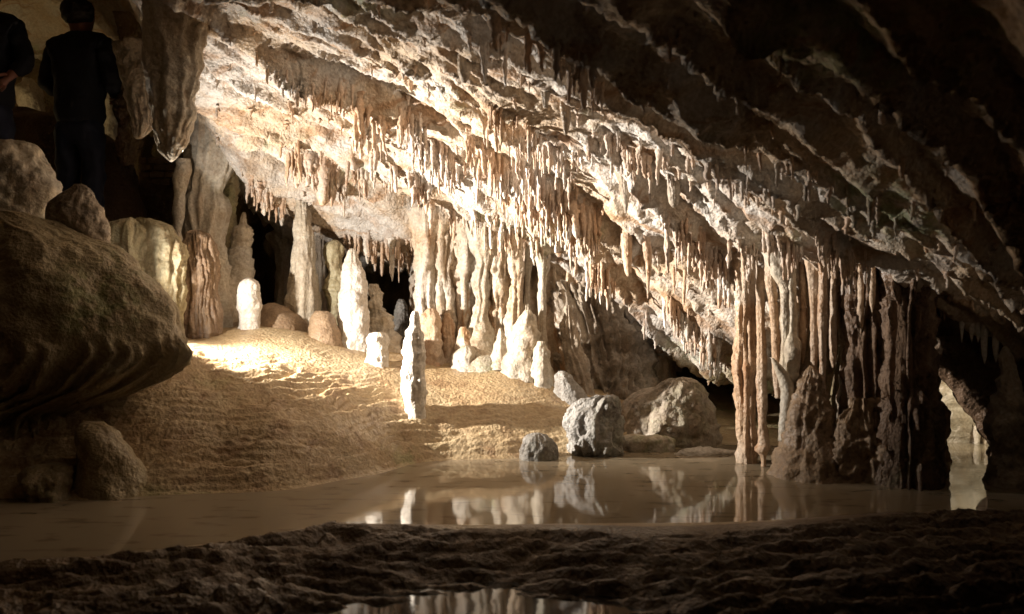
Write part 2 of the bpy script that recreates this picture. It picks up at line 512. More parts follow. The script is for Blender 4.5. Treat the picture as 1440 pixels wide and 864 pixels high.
# ---- ceiling
C = [at(*p) for p in [
    (250, -10, 4.4), (250, 110, 5.3), (330, 225, 6.1), (345, 262, 6.6), (420, 288, 6.7), (475, 328, 6.7), (540, 345, 6.8), (620, 365, 6.8), (720, 365, 6.7),
    (475, 0, 4.0), (475, 100, 4.9), (475, 200, 5.75), (400, 200, 5.9), (330, 100, 5.1),
    (600, 0, 3.7), (600, 100, 4.6), (600, 200, 5.5), (600, 290, 6.25),
    (720, 0, 3.2), (740, 130, 4.4), (740, 220, 5.2), (740, 310, 6.0),
    (850, 0, 2.9), (860, 185, 4.5), (870, 290, 5.2), (850, 335, 5.6), (840, 375, 6.1), (900, 460, 6.4),
    (1000, 0, 2.6), (1000, 150, 3.5), (1000, 240, 4.2), (1000, 330, 4.9), (1000, 400, 5.5), (1020, 530, 6.2), (960, 500, 6.3),
    (1200, 0, 2.3), (1200, 150, 2.9), (1200, 280, 3.7), (1200, 350, 4.3), (1180, 400, 5.0),
    (1300, 350, 3.9), (1430, 0, 2.0), (1430, 250, 2.8), (1430, 420, 3.8), (1430, 500, 5.0)]]
C += [(0, 0, 1.95), (3, 0, 1.5), (-3, 0, 2.7), (0, -3, 1.9), (-2.7, 4.5, 3.3), (-2.1, 4.4, 2.85), (-2.4, 5.2, 3.05), (-2.75, 6.0, 3.35), (-3.2, 6, 3.6), (-4, 8, 3.5), (-1.7, 3, 2.5), (-5.5, 5, 3.3), (-5, 2, 3.0),
      (-2.3, 7.4, 1.9), (-1.6, 8.5, 1.6), (-.9, 8.5, 1.4), (0.2, 8, 1.3), (1.2, 8, .9), (2.2, 7, .55), (3, 6.5, .5), (3.8, 5, .55), (4, 3, .9), (-3.0, 9.5, 2.4), (-3, 7.6, 2.9)]
cl = tps_fit(C)
xs = axis([(-7, -2.8, .06), (-2.8, 2.7, .0125), (2.7, 5.5, .05)])
ys = axis([(-3.5, 1.2, .1), (1.2, 3.2, .025), (3.2, 7.0, .0125), (7.0, 11.5, .08)])
XX, YY = np.meshgrid(xs, ys)
H = cl(XX, YY)
dx, dy = math.cos(BAND), math.sin(BAND)
wob = .14 * fbm(XX, YY, H, .9, 2)
wob2 = .035 * fbm(XX, YY, H, 4.0, 2)
U = XX * dx + YY * dy
Vv = -XX * dy + YY * dx + wob + wob2
b1 = ridge(perlin(U * .38, Vv * 2.0, .3))
b2 = ridge(perlin(U * .7 + 4, Vv * 4.6, 1.7))
b3 = ridge(perlin(U * 1.6 + 9, Vv * 11, 4.1))
b4 = ridge(perlin(U * 3.5 + 2, Vv * 26, 6.3))
lf = fbm(XX, YY, H, 1.2, 3)
D = -.12 * b1 ** 2 - .075 * b2 ** 2 - .034 * b3 ** 2 * (0.4 + b2) - .012 * b4 ** 2
D = D - .09 * lf
sw = (Vv * 2.9 + .5 * fbm(XX, YY, H, 1.6, 3)) % 1.0
D = D + .065 * np.where(sw < .84, sw / .84, (1 - sw) / .16)
sw = (Vv * 7.7 + .6 * fbm(XX, YY, H + 3, 2.2, 3)) % 1.0
D = D + .024 * np.where(sw < .84, sw / .84, (1 - sw) / .16)
D = D + .03 * fbm(XX, YY, H, 7, 3) + .016 * fbm(XX, YY, H, 24, 2)
pit = np.maximum(0, fbm(XX, YY, H + 4, 5.5, 2) - .12)
D = D + .08 * pit
CZ = H + D
CXs = XX + .03 * fbm(XX, YY, CZ * 3, 6, 2); CYs = YY + .03 * fbm(XX, YY + 9, CZ * 3, 6, 2)
ceil_z = Field(xs, ys, CZ)
ceil_d = Field(xs, ys, D + .09 * lf)
ceiling = link('cave_ceiling', mesh_np('cave_ceiling', np.stack([CXs, CYs, CZ], -1).reshape(-1, 3), grid_quads(*XX.shape)[:, ::-1]), M['ceiling'])
tag(ceiling, kind='structure')

def ceil_hit(px, py):
    """where the sight line of a photo pixel meets the ceiling"""
    px = np.asarray(px, float); py = np.asarray(py, float)
    hit = np.full(px.shape, np.nan)
    for Y in np.arange(2.0, 8.2, .02):
        X = (px - 720) / FPX * Y; Z = CAMZ + (432 - py) / FPX * Y
        ok = np.isnan(hit) & (Z >= ceil_z(X, np.full(px.shape, Y)))
        hit[ok] = Y
    return hit

# ---- surrounding walls
def wall_sheet(name, plan, z0, z1, step, mat, amp, flute, closed=False, seed=0):
    P = np.array(plan + ([plan[0]] if closed else []), float)
    seg = np.linalg.norm(np.diff(P, axis=0), axis=1)
    s = np.concatenate([[0], np.cumsum(seg)])
    t = np.arange(0, s[-1], step)
    px, py = smooth_interp(t, s, P[:, 0]), smooth_interp(t, s, P[:, 1])
    zz = np.arange(z0, z1, step)
    X, Z = np.meshgrid(px, zz); Y, _ = np.meshgrid(py, zz); T, _ = np.meshgrid(t, zz)
    tx, ty = np.gradient(px), np.gradient(py)
    l = np.hypot(tx, ty) + 1e-9
    nx, ny = (ty / l)[None], (-tx / l)[None]
    d = amp * fbm(X + seed, Y, Z, .9, 5) * 2
    d = d + flute * (ridge(perlin(T * 4 + .3 * fbm(X, Y, Z, 2, 2), 0 * T + seed, Z * .5)) + .5 * ridge(perlin(T * 10 + .4 * fbm(X, Y, Z, 3, 2), 0 * T + seed + 4, Z * .9)))
    d = d + .02 * fbm(X, Y, Z, 12, 3)
    return tag(link(name, mesh_np(name, np.stack([X + nx * d, Y + ny * d, Z], -1).reshape(-1, 3), grid_quads(*X.shape)), mat), kind='structure')

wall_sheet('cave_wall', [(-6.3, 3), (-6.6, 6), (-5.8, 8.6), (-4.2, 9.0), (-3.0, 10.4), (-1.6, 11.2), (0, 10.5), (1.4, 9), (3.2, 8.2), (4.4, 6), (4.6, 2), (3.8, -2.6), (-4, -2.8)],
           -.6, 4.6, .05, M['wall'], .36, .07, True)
wall_sheet('drapery_wall', [(-.66, 8.2), (-.72, 7.2), (-.55, 6.72), (0, 6.66), (.35, 6.6), (.75, 6.65), (1.15, 6.85), (1.35, 7.6), (1.4, 8.4)],
           .1, 2.2, .016, M['drape'], .07, .13)

# ------------------------------------------------------------------ stalagmites on the lit crest
SG = 'stalagmites on the lit crest'
R = rowbody
R('stalagmite', 'tall bright white blunt stalagmite on the lit crest beside the black opening', 'stalagmite', 6.15,
  [(350, 493, 499), (355, 489, 503), (372, 484, 509), (400, 479, 515), (430, 477, 518), (460, 474, 519), (490, 474, 519), (512, 476, 520)],
  M['white'], SG, lump=(.012, 7), fine=.008, seed=1)
R('stalagmite', 'short bright white rounded stalagmite in front of the ribbed cone', 'stalagmite', 5.9,
  [(391, 348, 353), (396, 341, 361), (410, 336, 365), (430, 333, 366), (448, 338, 364), (466, 338, 364)], M['white'], SG, lump=(.012, 9), fine=.006, seed=2)
R('stalagmite', 'ribbed grey-cream cone stalagmite with a thin knobbed tip', 'stalagmite', 6.25,
  [(299, 341, 345), (304, 338, 347), (316, 335, 348), (320, 330, 352), (350, 325, 354), (385, 312, 357), (410, 306, 360), (450, 302, 366), (470, 300, 368)],
  M['cream'], SG, terr=.016, lump=(.015, 5), seed=3)
R('stalagmite', 'slim lumpy cream stalagmite standing alone nearest the pool', 'stalagmite', 5.3,
  [(438, 581, 587), (443, 579, 589), (456, 577, 591), (468, 573, 595), (490, 569, 598), (520, 566, 598), (550, 566, 598), (575, 569, 596), (600, 568, 598)],
  M['white'], SG, lump=(.014, 11), fine=.008, flute=(.008, 4), seed=4)
R('stalagmite', 'squat pale stub stalagmite at the foot of the tall white one', 'stalagmite', 5.85,
  [(468, 528, 536), (472, 520, 544), (485, 517, 547), (500, 517, 547), (520, 517, 548)], M['white'], SG, lump=(.02, 9), fine=.008, seed=5)
R('stalagmite', 'knobbly cream stalagmite behind the tall white one, edge of the black opening', 'stalagmite', 6.4,
  [(400, 520, 528), (412, 518, 534), (430, 518, 540), (455, 516, 550), (475, 512, 558), (500, 510, 560)], M['cream'], SG, lump=(.04, 13), fine=.012, seed=6)
R('stalagmite', 'smooth grey cone stalagmite inside the black opening', 'stalagmite', 6.9,
  [(421, 561, 567), (428, 558, 571), (450, 554, 576), (480, 550, 582), (505, 546, 586)], M['grey'], SG, lump=(.008, 8), seed=7)
R('stalagmite', 'green algae-tinted knobbed stalagmite on a dished pedestal left of the tall white one', 'stalagmite', 6.5,
  [(338, 466, 476), (345, 461, 482), (372, 459, 482), (385, 463, 486), (400, 458, 488), (407, 453, 492), (412, 456, 490), (430, 460, 490), (455, 456, 494), (480, 452, 496)],
  M['green'], SG, lump=(.018, 9), fine=.008, seed=8)
R('flowstone_mound', 'low rounded brown mound left of the tall white stalagmite, larger one', 'mound', 6.2,
  [(426, 376, 388), (432, 366, 404), (445, 360, 420), (465, 352, 430), (485, 350, 434)], M['brown'], lump=(.02, 5), seed=9)
R('flowstone_mound', 'small brown mound touching the tall white stalagmite on its left', 'mound', 6.05,
  [(438, 446, 460), (445, 440, 470), (460, 436, 478), (475, 432, 482), (495, 430, 486)], M['brown'], lump=(.02, 6), seed=10)
# columns that reach the ceiling
CGp = 'columns behind the lit crest'
R('column', 'leaning tan column with narrow top behind the lit crest', 'column', 6.35,
  [(270, 412, 436), (300, 417, 433), (330, 414, 438), (360, 412, 441), (400, 407, 445), (440, 402, 448), (470, 400, 450), (490, 396, 452)],
  M['cream'], CGp, flute=(.03, 4), lump=(.012, 6), seed=11)
R('column', 'dim cream column behind the leaning tan one, beside the dark doorway', 'column', 7.4,
  [(270, 385, 420), (325, 386, 418), (330, 378, 420), (350, 386, 414), (420, 388, 414), (470, 384, 420)], M['cream'], CGp, flute=(.03, 4), seed=12)
R('column', 'shadowed column just right of the leaning tan one', 'column', 7.0,
  [(290, 438, 462), (340, 440, 458), (420, 441, 459), (475, 436, 464)], M['tan'], CGp, flute=(.03, 4), seed=13)
R('column', 'massive grey and peach column with horizontal seam behind the green drapery', 'column', 6.1,
  [(90, 268, 345), (130, 272, 338), (180, 268, 336), (230, 264, 330), (262, 262, 314), (277, 262, 312), (281, 258, 314), (330, 258, 313), (380, 258, 318), (420, 258, 326), (470, 250, 338)],
  M['cream'], CGp, flute=(.045, 4), lump=(.03, 4), sides=72, seed=14)
R('column', 'thin greenish column between the massive one and the ribbed cone', 'column', 6.3,
  [(240, 308, 334), (280, 311, 333), (330, 313, 333), (375, 310, 332), (430, 306, 336)], M['green'], CGp, terr=.012, lump=(.02, 7), seed=15)
R('column', 'short pale spindle column on the left edge of the massive one', 'column', 5.9,
  [(225, 248, 266), (250, 244, 266), (275, 244, 262), (300, 242, 259), (328, 243, 256), (350, 238, 258)], M['cream'], CGp, lump=(.015, 6), seed=16)
R('flowstone_apron', 'brown ribbed flowstone apron at the foot of the massive column', 'flowstone', 5.75,
  [(324, 274, 280), (329, 264, 288), (340, 256, 296), (365, 249, 302), (400, 246, 306), (440, 243, 306), (480, 240, 308)], M['brown'], flute=(.022, 9), lump=(.025, 6), sides=110, seed=17)

# ------------------------------------------------------------------ draperies and columns of the bright middle wall
DG = 'fluted columns of the bright middle wall'
spec = [
 ('white fluted column at the left edge of the bright wall, beside the black opening', 6.4, [(340, 588, 616), (380, 588, 610), (420, 589, 607), (460, 587, 612), (520, 584, 616)], 'drape', (.03, 5)),
 ('broad white drapery column second from the black opening', 6.45, [(335, 606, 640), (380, 610, 634), (430, 612, 640), (470, 622, 640), (520, 618, 646)], 'drape', (.04, 6)),
 ('ochre fluted column between the white drapery and the leaning pale column', 6.5, [(330, 630, 672), (400, 638, 668), (460, 640, 668), (520, 632, 676)], 'drape', (.04, 6)),
 ('pale bent column with a knuckled edge in the middle of the bright wall', 6.32, [(350, 668, 698), (368, 674, 692), (400, 670, 686), (430, 672, 686), (450, 668, 684), (480, 656, 690), (520, 646, 700)], 'cream', (.02, 4)),
 ('broad cream column right of the pale bent one', 6.38, [(330, 684, 716), (380, 688, 712), (430, 690, 710), (470, 690, 708), (520, 684, 716)], 'drape', (.035, 6)),
 ('narrow pipe column in the crease right of the broad cream one', 6.42, [(330, 706, 722), (400, 709, 718), (470, 708, 717), (520, 702, 722)], 'drape', (.015, 4)),
 ('round tan column standing on the large grey-cream cone', 6.34, [(345, 714, 736), (390, 716, 733), (430, 717, 731), (470, 712, 734), (520, 708, 740)], 'drape', (.015, 4)),
 ('slender column merging into the top of the large grey-cream cone', 6.35, [(350, 734, 756), (380, 737, 747), (420, 737, 745), (445, 732, 748), (480, 728, 752)], 'cream', (.01, 4)),
 ('lone round pipe column at the right end of the bright wall', 6.15, [(372, 754, 772), (388, 757, 769), (430, 757, 768), (470, 757, 768), (490, 753, 770), (520, 748, 774), (540, 744, 778)], 'cream', (.008, 4)),
]
for i, (lb, Y, rows, mt, fl_) in enumerate(spec):
    if i < 7:      # the left columns fuse into one curtain
        rows = [(p, (a + c) / 2 - (c - a) * .68, (a + c) / 2 + (c - a) * .68) for p, a, c in rows]
    rows = [(rows[0][0] - 45, rows[0][1] - 10, rows[0][2] + 10)] + rows
    R('column', lb, 'column', Y, rows, M[mt], DG, flute=(fl_[0] * 1.3, fl_[1]), lump=(.018, 7), fine=.008, depth=1.2, foot=.5, seed=20 + i)
BG = 'stalagmites at the foot of the bright middle wall'
spec = [
 ('orange-brown lumpy stalagmite at the foot of the bright wall, nearest the black opening', 6.2, [(434, 602, 610), (440, 595, 615), (460, 592, 620), (490, 592, 622), (520, 590, 626)], 'rust', .02),
 ('small peach round-topped stalagmite at the foot of the bright wall', 6.2, [(460, 648, 655), (466, 645, 660), (474, 644, 663), (484, 642, 669), (500, 639, 676), (530, 634, 682)], 'drape', .015),
 ('low white mound at the foot of the bright wall', 6.1, [(486, 650, 660), (492, 642, 666), (505, 637, 669), (525, 634, 674), (550, 632, 678)], 'cream', .018),
 ('narrow orange drip stalagmite between the lumpy one and the small peach one', 6.3, [(440, 626, 632), (455, 622, 638), (485, 622, 642), (520, 618, 648)], 'rust', .015),
 ('large grey-cream cone stalagmite at the right of the bright wall', 6.05, [(436, 738, 746), (446, 730, 752), (466, 720, 756), (490, 712, 757), (515, 704, 757), (540, 700, 760)], 'cream', .02),
 ('pale blue-grey flared stalagmite foot below the lone pipe column', 5.95, [(480, 756, 766), (492, 752, 770), (512, 748, 773), (530, 744, 776), (550, 740, 780)], 'cream', .012),
 ('small white cone stalagmite leaning on the large grey-cream cone', 6.1, [(462, 702, 706), (475, 698, 712), (495, 692, 716), (520, 688, 722)], 'cream', .01),
 ('low pale grey stalagmite foot right of the pipe column', 5.85, [(522, 786, 794), (530, 780, 804), (545, 778, 818), (570, 774, 834)], 'grey', .012),
]
for i, (lb, Y, rows, mt, lp) in enumerate(spec):
    R('stalagmite', lb, 'stalagmite', Y, rows, M[mt], BG, lump=(lp, 9), fine=.008, seed=40 + i)
R('flowstone_slope', 'brown ribbed flowstone slope right of the bright wall, above the grey rock', 'flowstone', 6.55,
  [(400, 780, 850), (430, 782, 880), (470, 786, 900), (510, 792, 908), (550, 800, 916), (600, 800, 930)], M['tan'], flute=(.09, 12), lump=(.06, 6), fine=.012, depth=.6, sides=160, seed=50)
R('stalagmite', 'thin ridge-like stalagmite with a round knob top on the brown flowstone slope', 'stalagmite', 6.15,
  [(429, 796, 801), (434, 793, 804), (442, 794, 804), (452, 791, 808), (480, 790, 814), (510, 794, 824), (545, 802, 834), (575, 806, 842)], M['tan'], BG, lump=(.02, 8), flute=(.02, 4), seed=51)

# ------------------------------------------------------------------ boulders round the pool
R('boulder', 'large tan smooth boulder behind the pool with a ridged right side', 'boulder', 5.65,
  [(533, 940, 958), (537, 928, 972), (545, 905, 984), (560, 882, 994), (580, 868, 1002), (600, 862, 1008), (620, 862, 1013), (650, 862, 1020)],
  M['tan'], lump=(.028, 3.5), fine=.008, facet=.035, flute=(.03, 5), depth=.6, sides=120, seed=67)
R('boulder', 'dark grey pitted rock standing in the pool with a split front', 'boulder', 5.22,
  [(557, 842, 862), (562, 826, 868), (572, 812, 871), (590, 796, 875), (610, 793, 877), (630, 798, 876), (645, 802, 872), (660, 802, 872)],
  M['grey'], lump=(.03, 5), fine=.008, facet=.03, flute=(.022, 4), depth=.8, sides=120, seed=77)
R('boulder', 'small round dark boulder half sunk in the pool', 'boulder', 5.08,
  [(609, 750, 762), (612, 742, 770), (620, 733, 779), (632, 728, 784), (645, 727, 786), (665, 728, 784)], M['grey'], lump=(.018, 4), fine=.006, facet=.015, sides=72, seed=62)
R('ledge_slab', 'thin flat pale ledge slab at the waterline before the large tan boulder', 'slab', 5.36,
  [(613, 880, 938), (618, 868, 948), (626, 864, 950), (636, 862, 950)], M['cream'], lump=(.02, 8), facet=.02, depth=.35, sides=72, seed=63)
R('ledge_slab', 'broken white crust along the far waterline right of the boulders', 'slab', 5.22,
  [(630, 960, 1010), (634, 948, 1036), (640, 944, 1042), (652, 940, 1046)], M['white'], lump=(.02, 8), facet=.03, depth=.25, sides=72, seed=64)
R('boulder', 'leaning dark cone-shaped rock at the left shore in shadow', 'boulder', 4.12,
  [(594, 112, 146), (600, 108, 158), (620, 107, 176), (650, 108, 192), (680, 108, 205), (705, 104, 212)], M['mound'], lump=(.02, 5), depth=.8, sides=72, seed=65)
R('boulder', 'small dark rubble rock at the left shore beside the leaning cone', 'boulder', 4.05,
  [(655, 60, 80), (662, 45, 100), (685, 35, 112), (710, 30, 116)], M['mound'], lump=(.04, 7), facet=.03, seed=66)

# ------------------------------------------------------------------ left foreground flowstone
R('flowstone_lobe', 'huge rounded olive-brown flowstone lobe with draped folds, left foreground', 'flowstone', 4.42, [(300, -120, 20), (318, -150, 90), (345, -190, 160), (375, -215, 196), (410, -235, 226), (440, -240, 246), (470, -245, 264), (492, -245, 270), (512, -240, 264), (528, -230, 246), (542, -226, 218), (556, -220, 172), (575, -215, 120), (620, -215, 96), (700, -215, 90)],
        M['mound'], lump=(.05, 2.6), fine=.006, flute=(.012, 7), depth=.42, sides=260, ring=.009, seed=70, fold=(.16, 462, 520, 7.0))
R('boulder', 'large rough greenish-tan boulder at the left edge below the people', 'boulder', 4.75,
  [(203, -20, 38), (208, -50, 50), (225, -75, 60), (250, -85, 70), (275, -90, 79), (300, -90, 76), (330, -90, 70), (370, -90, 66)], M['cream'], lump=(.04, 5), fine=.012, depth=.6, sides=110, seed=90)
R('boulder', 'tilted dark slab rock with a pointed top on the flowstone lobe', 'boulder', 4.55,
  [(258, 102, 116), (264, 94, 124), (278, 76, 132), (300, 66, 146), (325, 72, 154), (345, 98, 158), (357, 120, 154), (372, 130, 150)], M['tan'], lump=(.015, 5), facet=.02, fine=.006, depth=.6, sides=90, seed=91)
R('flowstone_drapery', 'green-tinted ribbed flowstone drapery at the left of the lit crest', 'flowstone', 5.5,
  [(311, 178, 200), (315, 160, 222), (322, 146, 238), (335, 134, 248), (355, 128, 254), (380, 132, 257), (400, 140, 256), (430, 150, 254), (470, 150, 254)], M['green'], flute=(.045, 9), lump=(.03, 6), depth=.6, sides=140, seed=92)

# ------------------------------------------------------------------ right-hand column group
RG = 'columns standing in the pool at the right'
spec = [
 ('rusty orange column standing in the pool, leftmost of the right group', 4.95, [(320, 1022, 1082), (352, 1030, 1068), (380, 1034, 1062), (450, 1036, 1062), (520, 1035, 1066), (560, 1038, 1062), (600, 1038, 1062), (640, 1039, 1064), (670, 1038, 1066)], 'rust', (.03, 5), 56),
 ('thin straight pipe column with a ring near its foot, standing in the pool', 4.82, [(340, 1058, 1082), (372, 1062, 1078), (420, 1063, 1076), (520, 1065, 1078), (556, 1064, 1079), (600, 1067, 1078), (624, 1064, 1082), (632, 1060, 1082), (640, 1068, 1078), (670, 1068, 1078)], 'rust', (.006, 4), 36),
 ('second thin brown pipe column right of the ringed one', 4.72, [(350, 1074, 1096), (400, 1076, 1092), (440, 1082, 1094), (500, 1086, 1098), (520, 1087, 1097), (560, 1090, 1098)], 'rust', (.006, 4), 32),
 ('curved smooth cream column bending down into the antler-shaped stump', 4.66, [(355, 1072, 1106), (385, 1084, 1110), (405, 1096, 1112), (440, 1098, 1112), (480, 1098, 1110), (520, 1096, 1112), (545, 1096, 1112)], 'cream', (.006, 4), 36),
 ('straight cream column joining the top of the antler-shaped stump', 4.64, [(350, 1098, 1124), (390, 1106, 1120), (430, 1109, 1121), (470, 1109, 1121), (500, 1106, 1124), (530, 1106, 1122)], 'cream', (.006, 4), 36),
 ('narrow brown column above the pointed brown cone', 4.58, [(350, 1130, 1152), (400, 1138, 1150), (450, 1140, 1150), (500, 1140, 1149), (528, 1141, 1147)], 'rust', (.008, 4), 32),
 ('jointed thin column right of the pointed brown cone', 4.52, [(345, 1148, 1166), (400, 1151, 1163), (450, 1150, 1162), (490, 1152, 1162), (540, 1152, 1161), (590, 1151, 1162), (620, 1150, 1164)], 'rust', (.01, 4), 32),
 ('crooked tan column at the shadow edge of the right group', 4.65, [(340, 1164, 1196), (380, 1170, 1194), (420, 1178, 1196), (460, 1180, 1198), (500, 1184, 1200), (540, 1182, 1204), (600, 1180, 1206), (690, 1176, 1210)], 'tan', (.02, 5), 44),
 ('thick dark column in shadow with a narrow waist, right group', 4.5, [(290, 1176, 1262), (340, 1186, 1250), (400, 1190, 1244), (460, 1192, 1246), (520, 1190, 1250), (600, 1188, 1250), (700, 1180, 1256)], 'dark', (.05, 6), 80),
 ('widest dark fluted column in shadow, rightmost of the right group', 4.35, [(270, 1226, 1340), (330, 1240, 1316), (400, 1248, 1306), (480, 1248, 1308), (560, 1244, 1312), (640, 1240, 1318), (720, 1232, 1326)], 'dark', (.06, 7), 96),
 ('narrow dark column between the two thickest shadowed columns', 4.6, [(300, 1222, 1254), (400, 1230, 1250), (520, 1232, 1250), (620, 1228, 1254), (700, 1222, 1258)], 'brown', (.02, 4), 44),
]
for nth, (x, y0, y1, Y) in zip(('second', 'third', 'fourth', 'fifth', 'sixth', 'leftmost', 'second last', 'rightmost'), [(1128, 350, 512, 4.66), (1133, 355, 478, 4.75), (1162, 352, 480, 4.6), (1171, 350, 520, 4.55), (1176, 350, 468, 4.62), (1047, 345, 420, 4.8), (1210, 350, 470, 4.42), (1226, 345, 440, 4.36)]):
    R('stalactite', nth + ' of the thin brown pipes hanging between the columns of the right group', 'stalactite', Y,
      [(y0 - 20, x - 8, x + 8), (y0 + 10, x - 5, x + 5), ((y0 + y1) / 2, x - 4, x + 5), (y1 - 12, x - 3, x + 4), (y1, x, x + 1)], M['rust'], 'thin hanging pipes of the right group', lump=(.008, 12), sides=24, seed=x)
for i, (lb, Y, rows, mt, fl_, sd) in enumerate(spec):
    R('column', lb, 'column', Y, rows, M[mt], RG, flute=fl_, lump=(.012, 8), fine=.006, sides=sd, seed=100 + i)
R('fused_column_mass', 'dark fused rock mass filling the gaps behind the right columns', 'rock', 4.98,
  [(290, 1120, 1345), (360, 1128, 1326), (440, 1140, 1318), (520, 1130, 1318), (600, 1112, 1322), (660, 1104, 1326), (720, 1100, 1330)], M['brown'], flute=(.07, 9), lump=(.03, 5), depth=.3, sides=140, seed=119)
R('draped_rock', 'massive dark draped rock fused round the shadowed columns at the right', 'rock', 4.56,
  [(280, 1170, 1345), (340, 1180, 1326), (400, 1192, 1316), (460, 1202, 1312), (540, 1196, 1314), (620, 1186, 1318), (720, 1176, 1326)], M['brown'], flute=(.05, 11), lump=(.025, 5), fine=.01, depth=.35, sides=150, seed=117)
R('boulder', 'broad dark rough rock foot at the waterline under the shadowed columns', 'boulder', 4.42,
  [(560, 1196, 1236), (590, 1180, 1262), (620, 1172, 1290), (650, 1166, 1306), (680, 1160, 1316), (710, 1156, 1320)], M['brown'], lump=(.03, 7), facet=.03, flute=(.03, 8), depth=.35, sides=120, seed=118)
R('stalagmite', 'pointed brown cone stalagmite with a dark grey foot in the pool', 'stalagmite', 4.56,
  [(514, 1138, 1142), (520, 1133, 1149), (530, 1127, 1158), (550, 1120, 1166), (580, 1112, 1172), (615, 1100, 1178), (645, 1091, 1184), (665, 1088, 1188), (690, 1086, 1192)], M['brown'], lump=(.02, 5), fine=.010, flute=(.007, 6), facet=.02, sides=90, seed=120)
ant = empty('antler_stump', at(1105, 610, 4.62))
tag(ant, 'pale antler-shaped knobbed calcite stump beside the pointed brown cone', 'stalagmite')
rowpart('stem', ant, 4.63, [(470, 1108, 1120), (484, 1105, 1126), (496, 1104, 1127), (512, 1105, 1124), (535, 1104, 1122), (556, 1102, 1118), (572, 1098, 1118), (582, 1098, 1112), (600, 1099, 1109), (630, 1096, 1110)], M['cream'], lump=(.012, 11), fine=.006, sides=44, seed=121)
rowpart('branch', ant, 4.6, [(504, 1085, 1088), (508, 1085, 1093), (518, 1088, 1102), (530, 1093, 1111), (545, 1097, 1116), (575, 1097, 1114), (620, 1094, 1110)], M['cream'], lump=(.006, 10), sides=28, seed=122)
R('stalagmite', 'thick rough stalagmite with a pale left edge at the right margin', 'stalagmite', 4.35,
  [(486, 1412, 1417), (496, 1408, 1420), (520, 1406, 1428), (550, 1404, 1434), (575, 1394, 1440), (590, 1388, 1446), (640, 1394, 1450), (700, 1392, 1460)], M['tan'], lump=(.03, 6), fine=.01, sides=64, seed=124)
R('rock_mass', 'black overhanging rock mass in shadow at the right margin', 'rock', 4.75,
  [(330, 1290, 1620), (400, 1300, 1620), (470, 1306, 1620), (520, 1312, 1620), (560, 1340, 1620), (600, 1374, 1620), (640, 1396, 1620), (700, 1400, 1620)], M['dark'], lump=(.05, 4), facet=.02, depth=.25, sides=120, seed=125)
R('rock_slab', 'pale greenish slanting slab lit inside the small grotto at the right margin', 'rock', 5.9,
  [(515, 1230, 1340), (560, 1230, 1420), (600, 1230, 1470), (622, 1240, 1480), (632, 1250, 1480)], M['cream'], lump=(.03, 6), facet=.03, depth=.35, sides=110, seed=126, lean=-.6)
R('rock_slab', 'low pale grotto wall under the slanting slab at the right margin', 'rock', 6.3,
  [(600, 1240, 1480), (630, 1260, 1480), (650, 1280, 1480), (680, 1280, 1480)], M['cream'], lump=(.04, 5), depth=.25, sides=90, seed=127)
for i, x in enumerate((1374, 1386)):
    R('column', 'little pale column in the small grotto at the right margin', 'column', 5.6,
      [(596, x - 6, x + 6), (630, x - 3, x + 3), (646, x - 2.5, x + 2.5), (664, x - 3, x + 4)], M['cream'], 'little columns in the right grotto', lump=(.008, 12), sides=20, seed=130 + i)

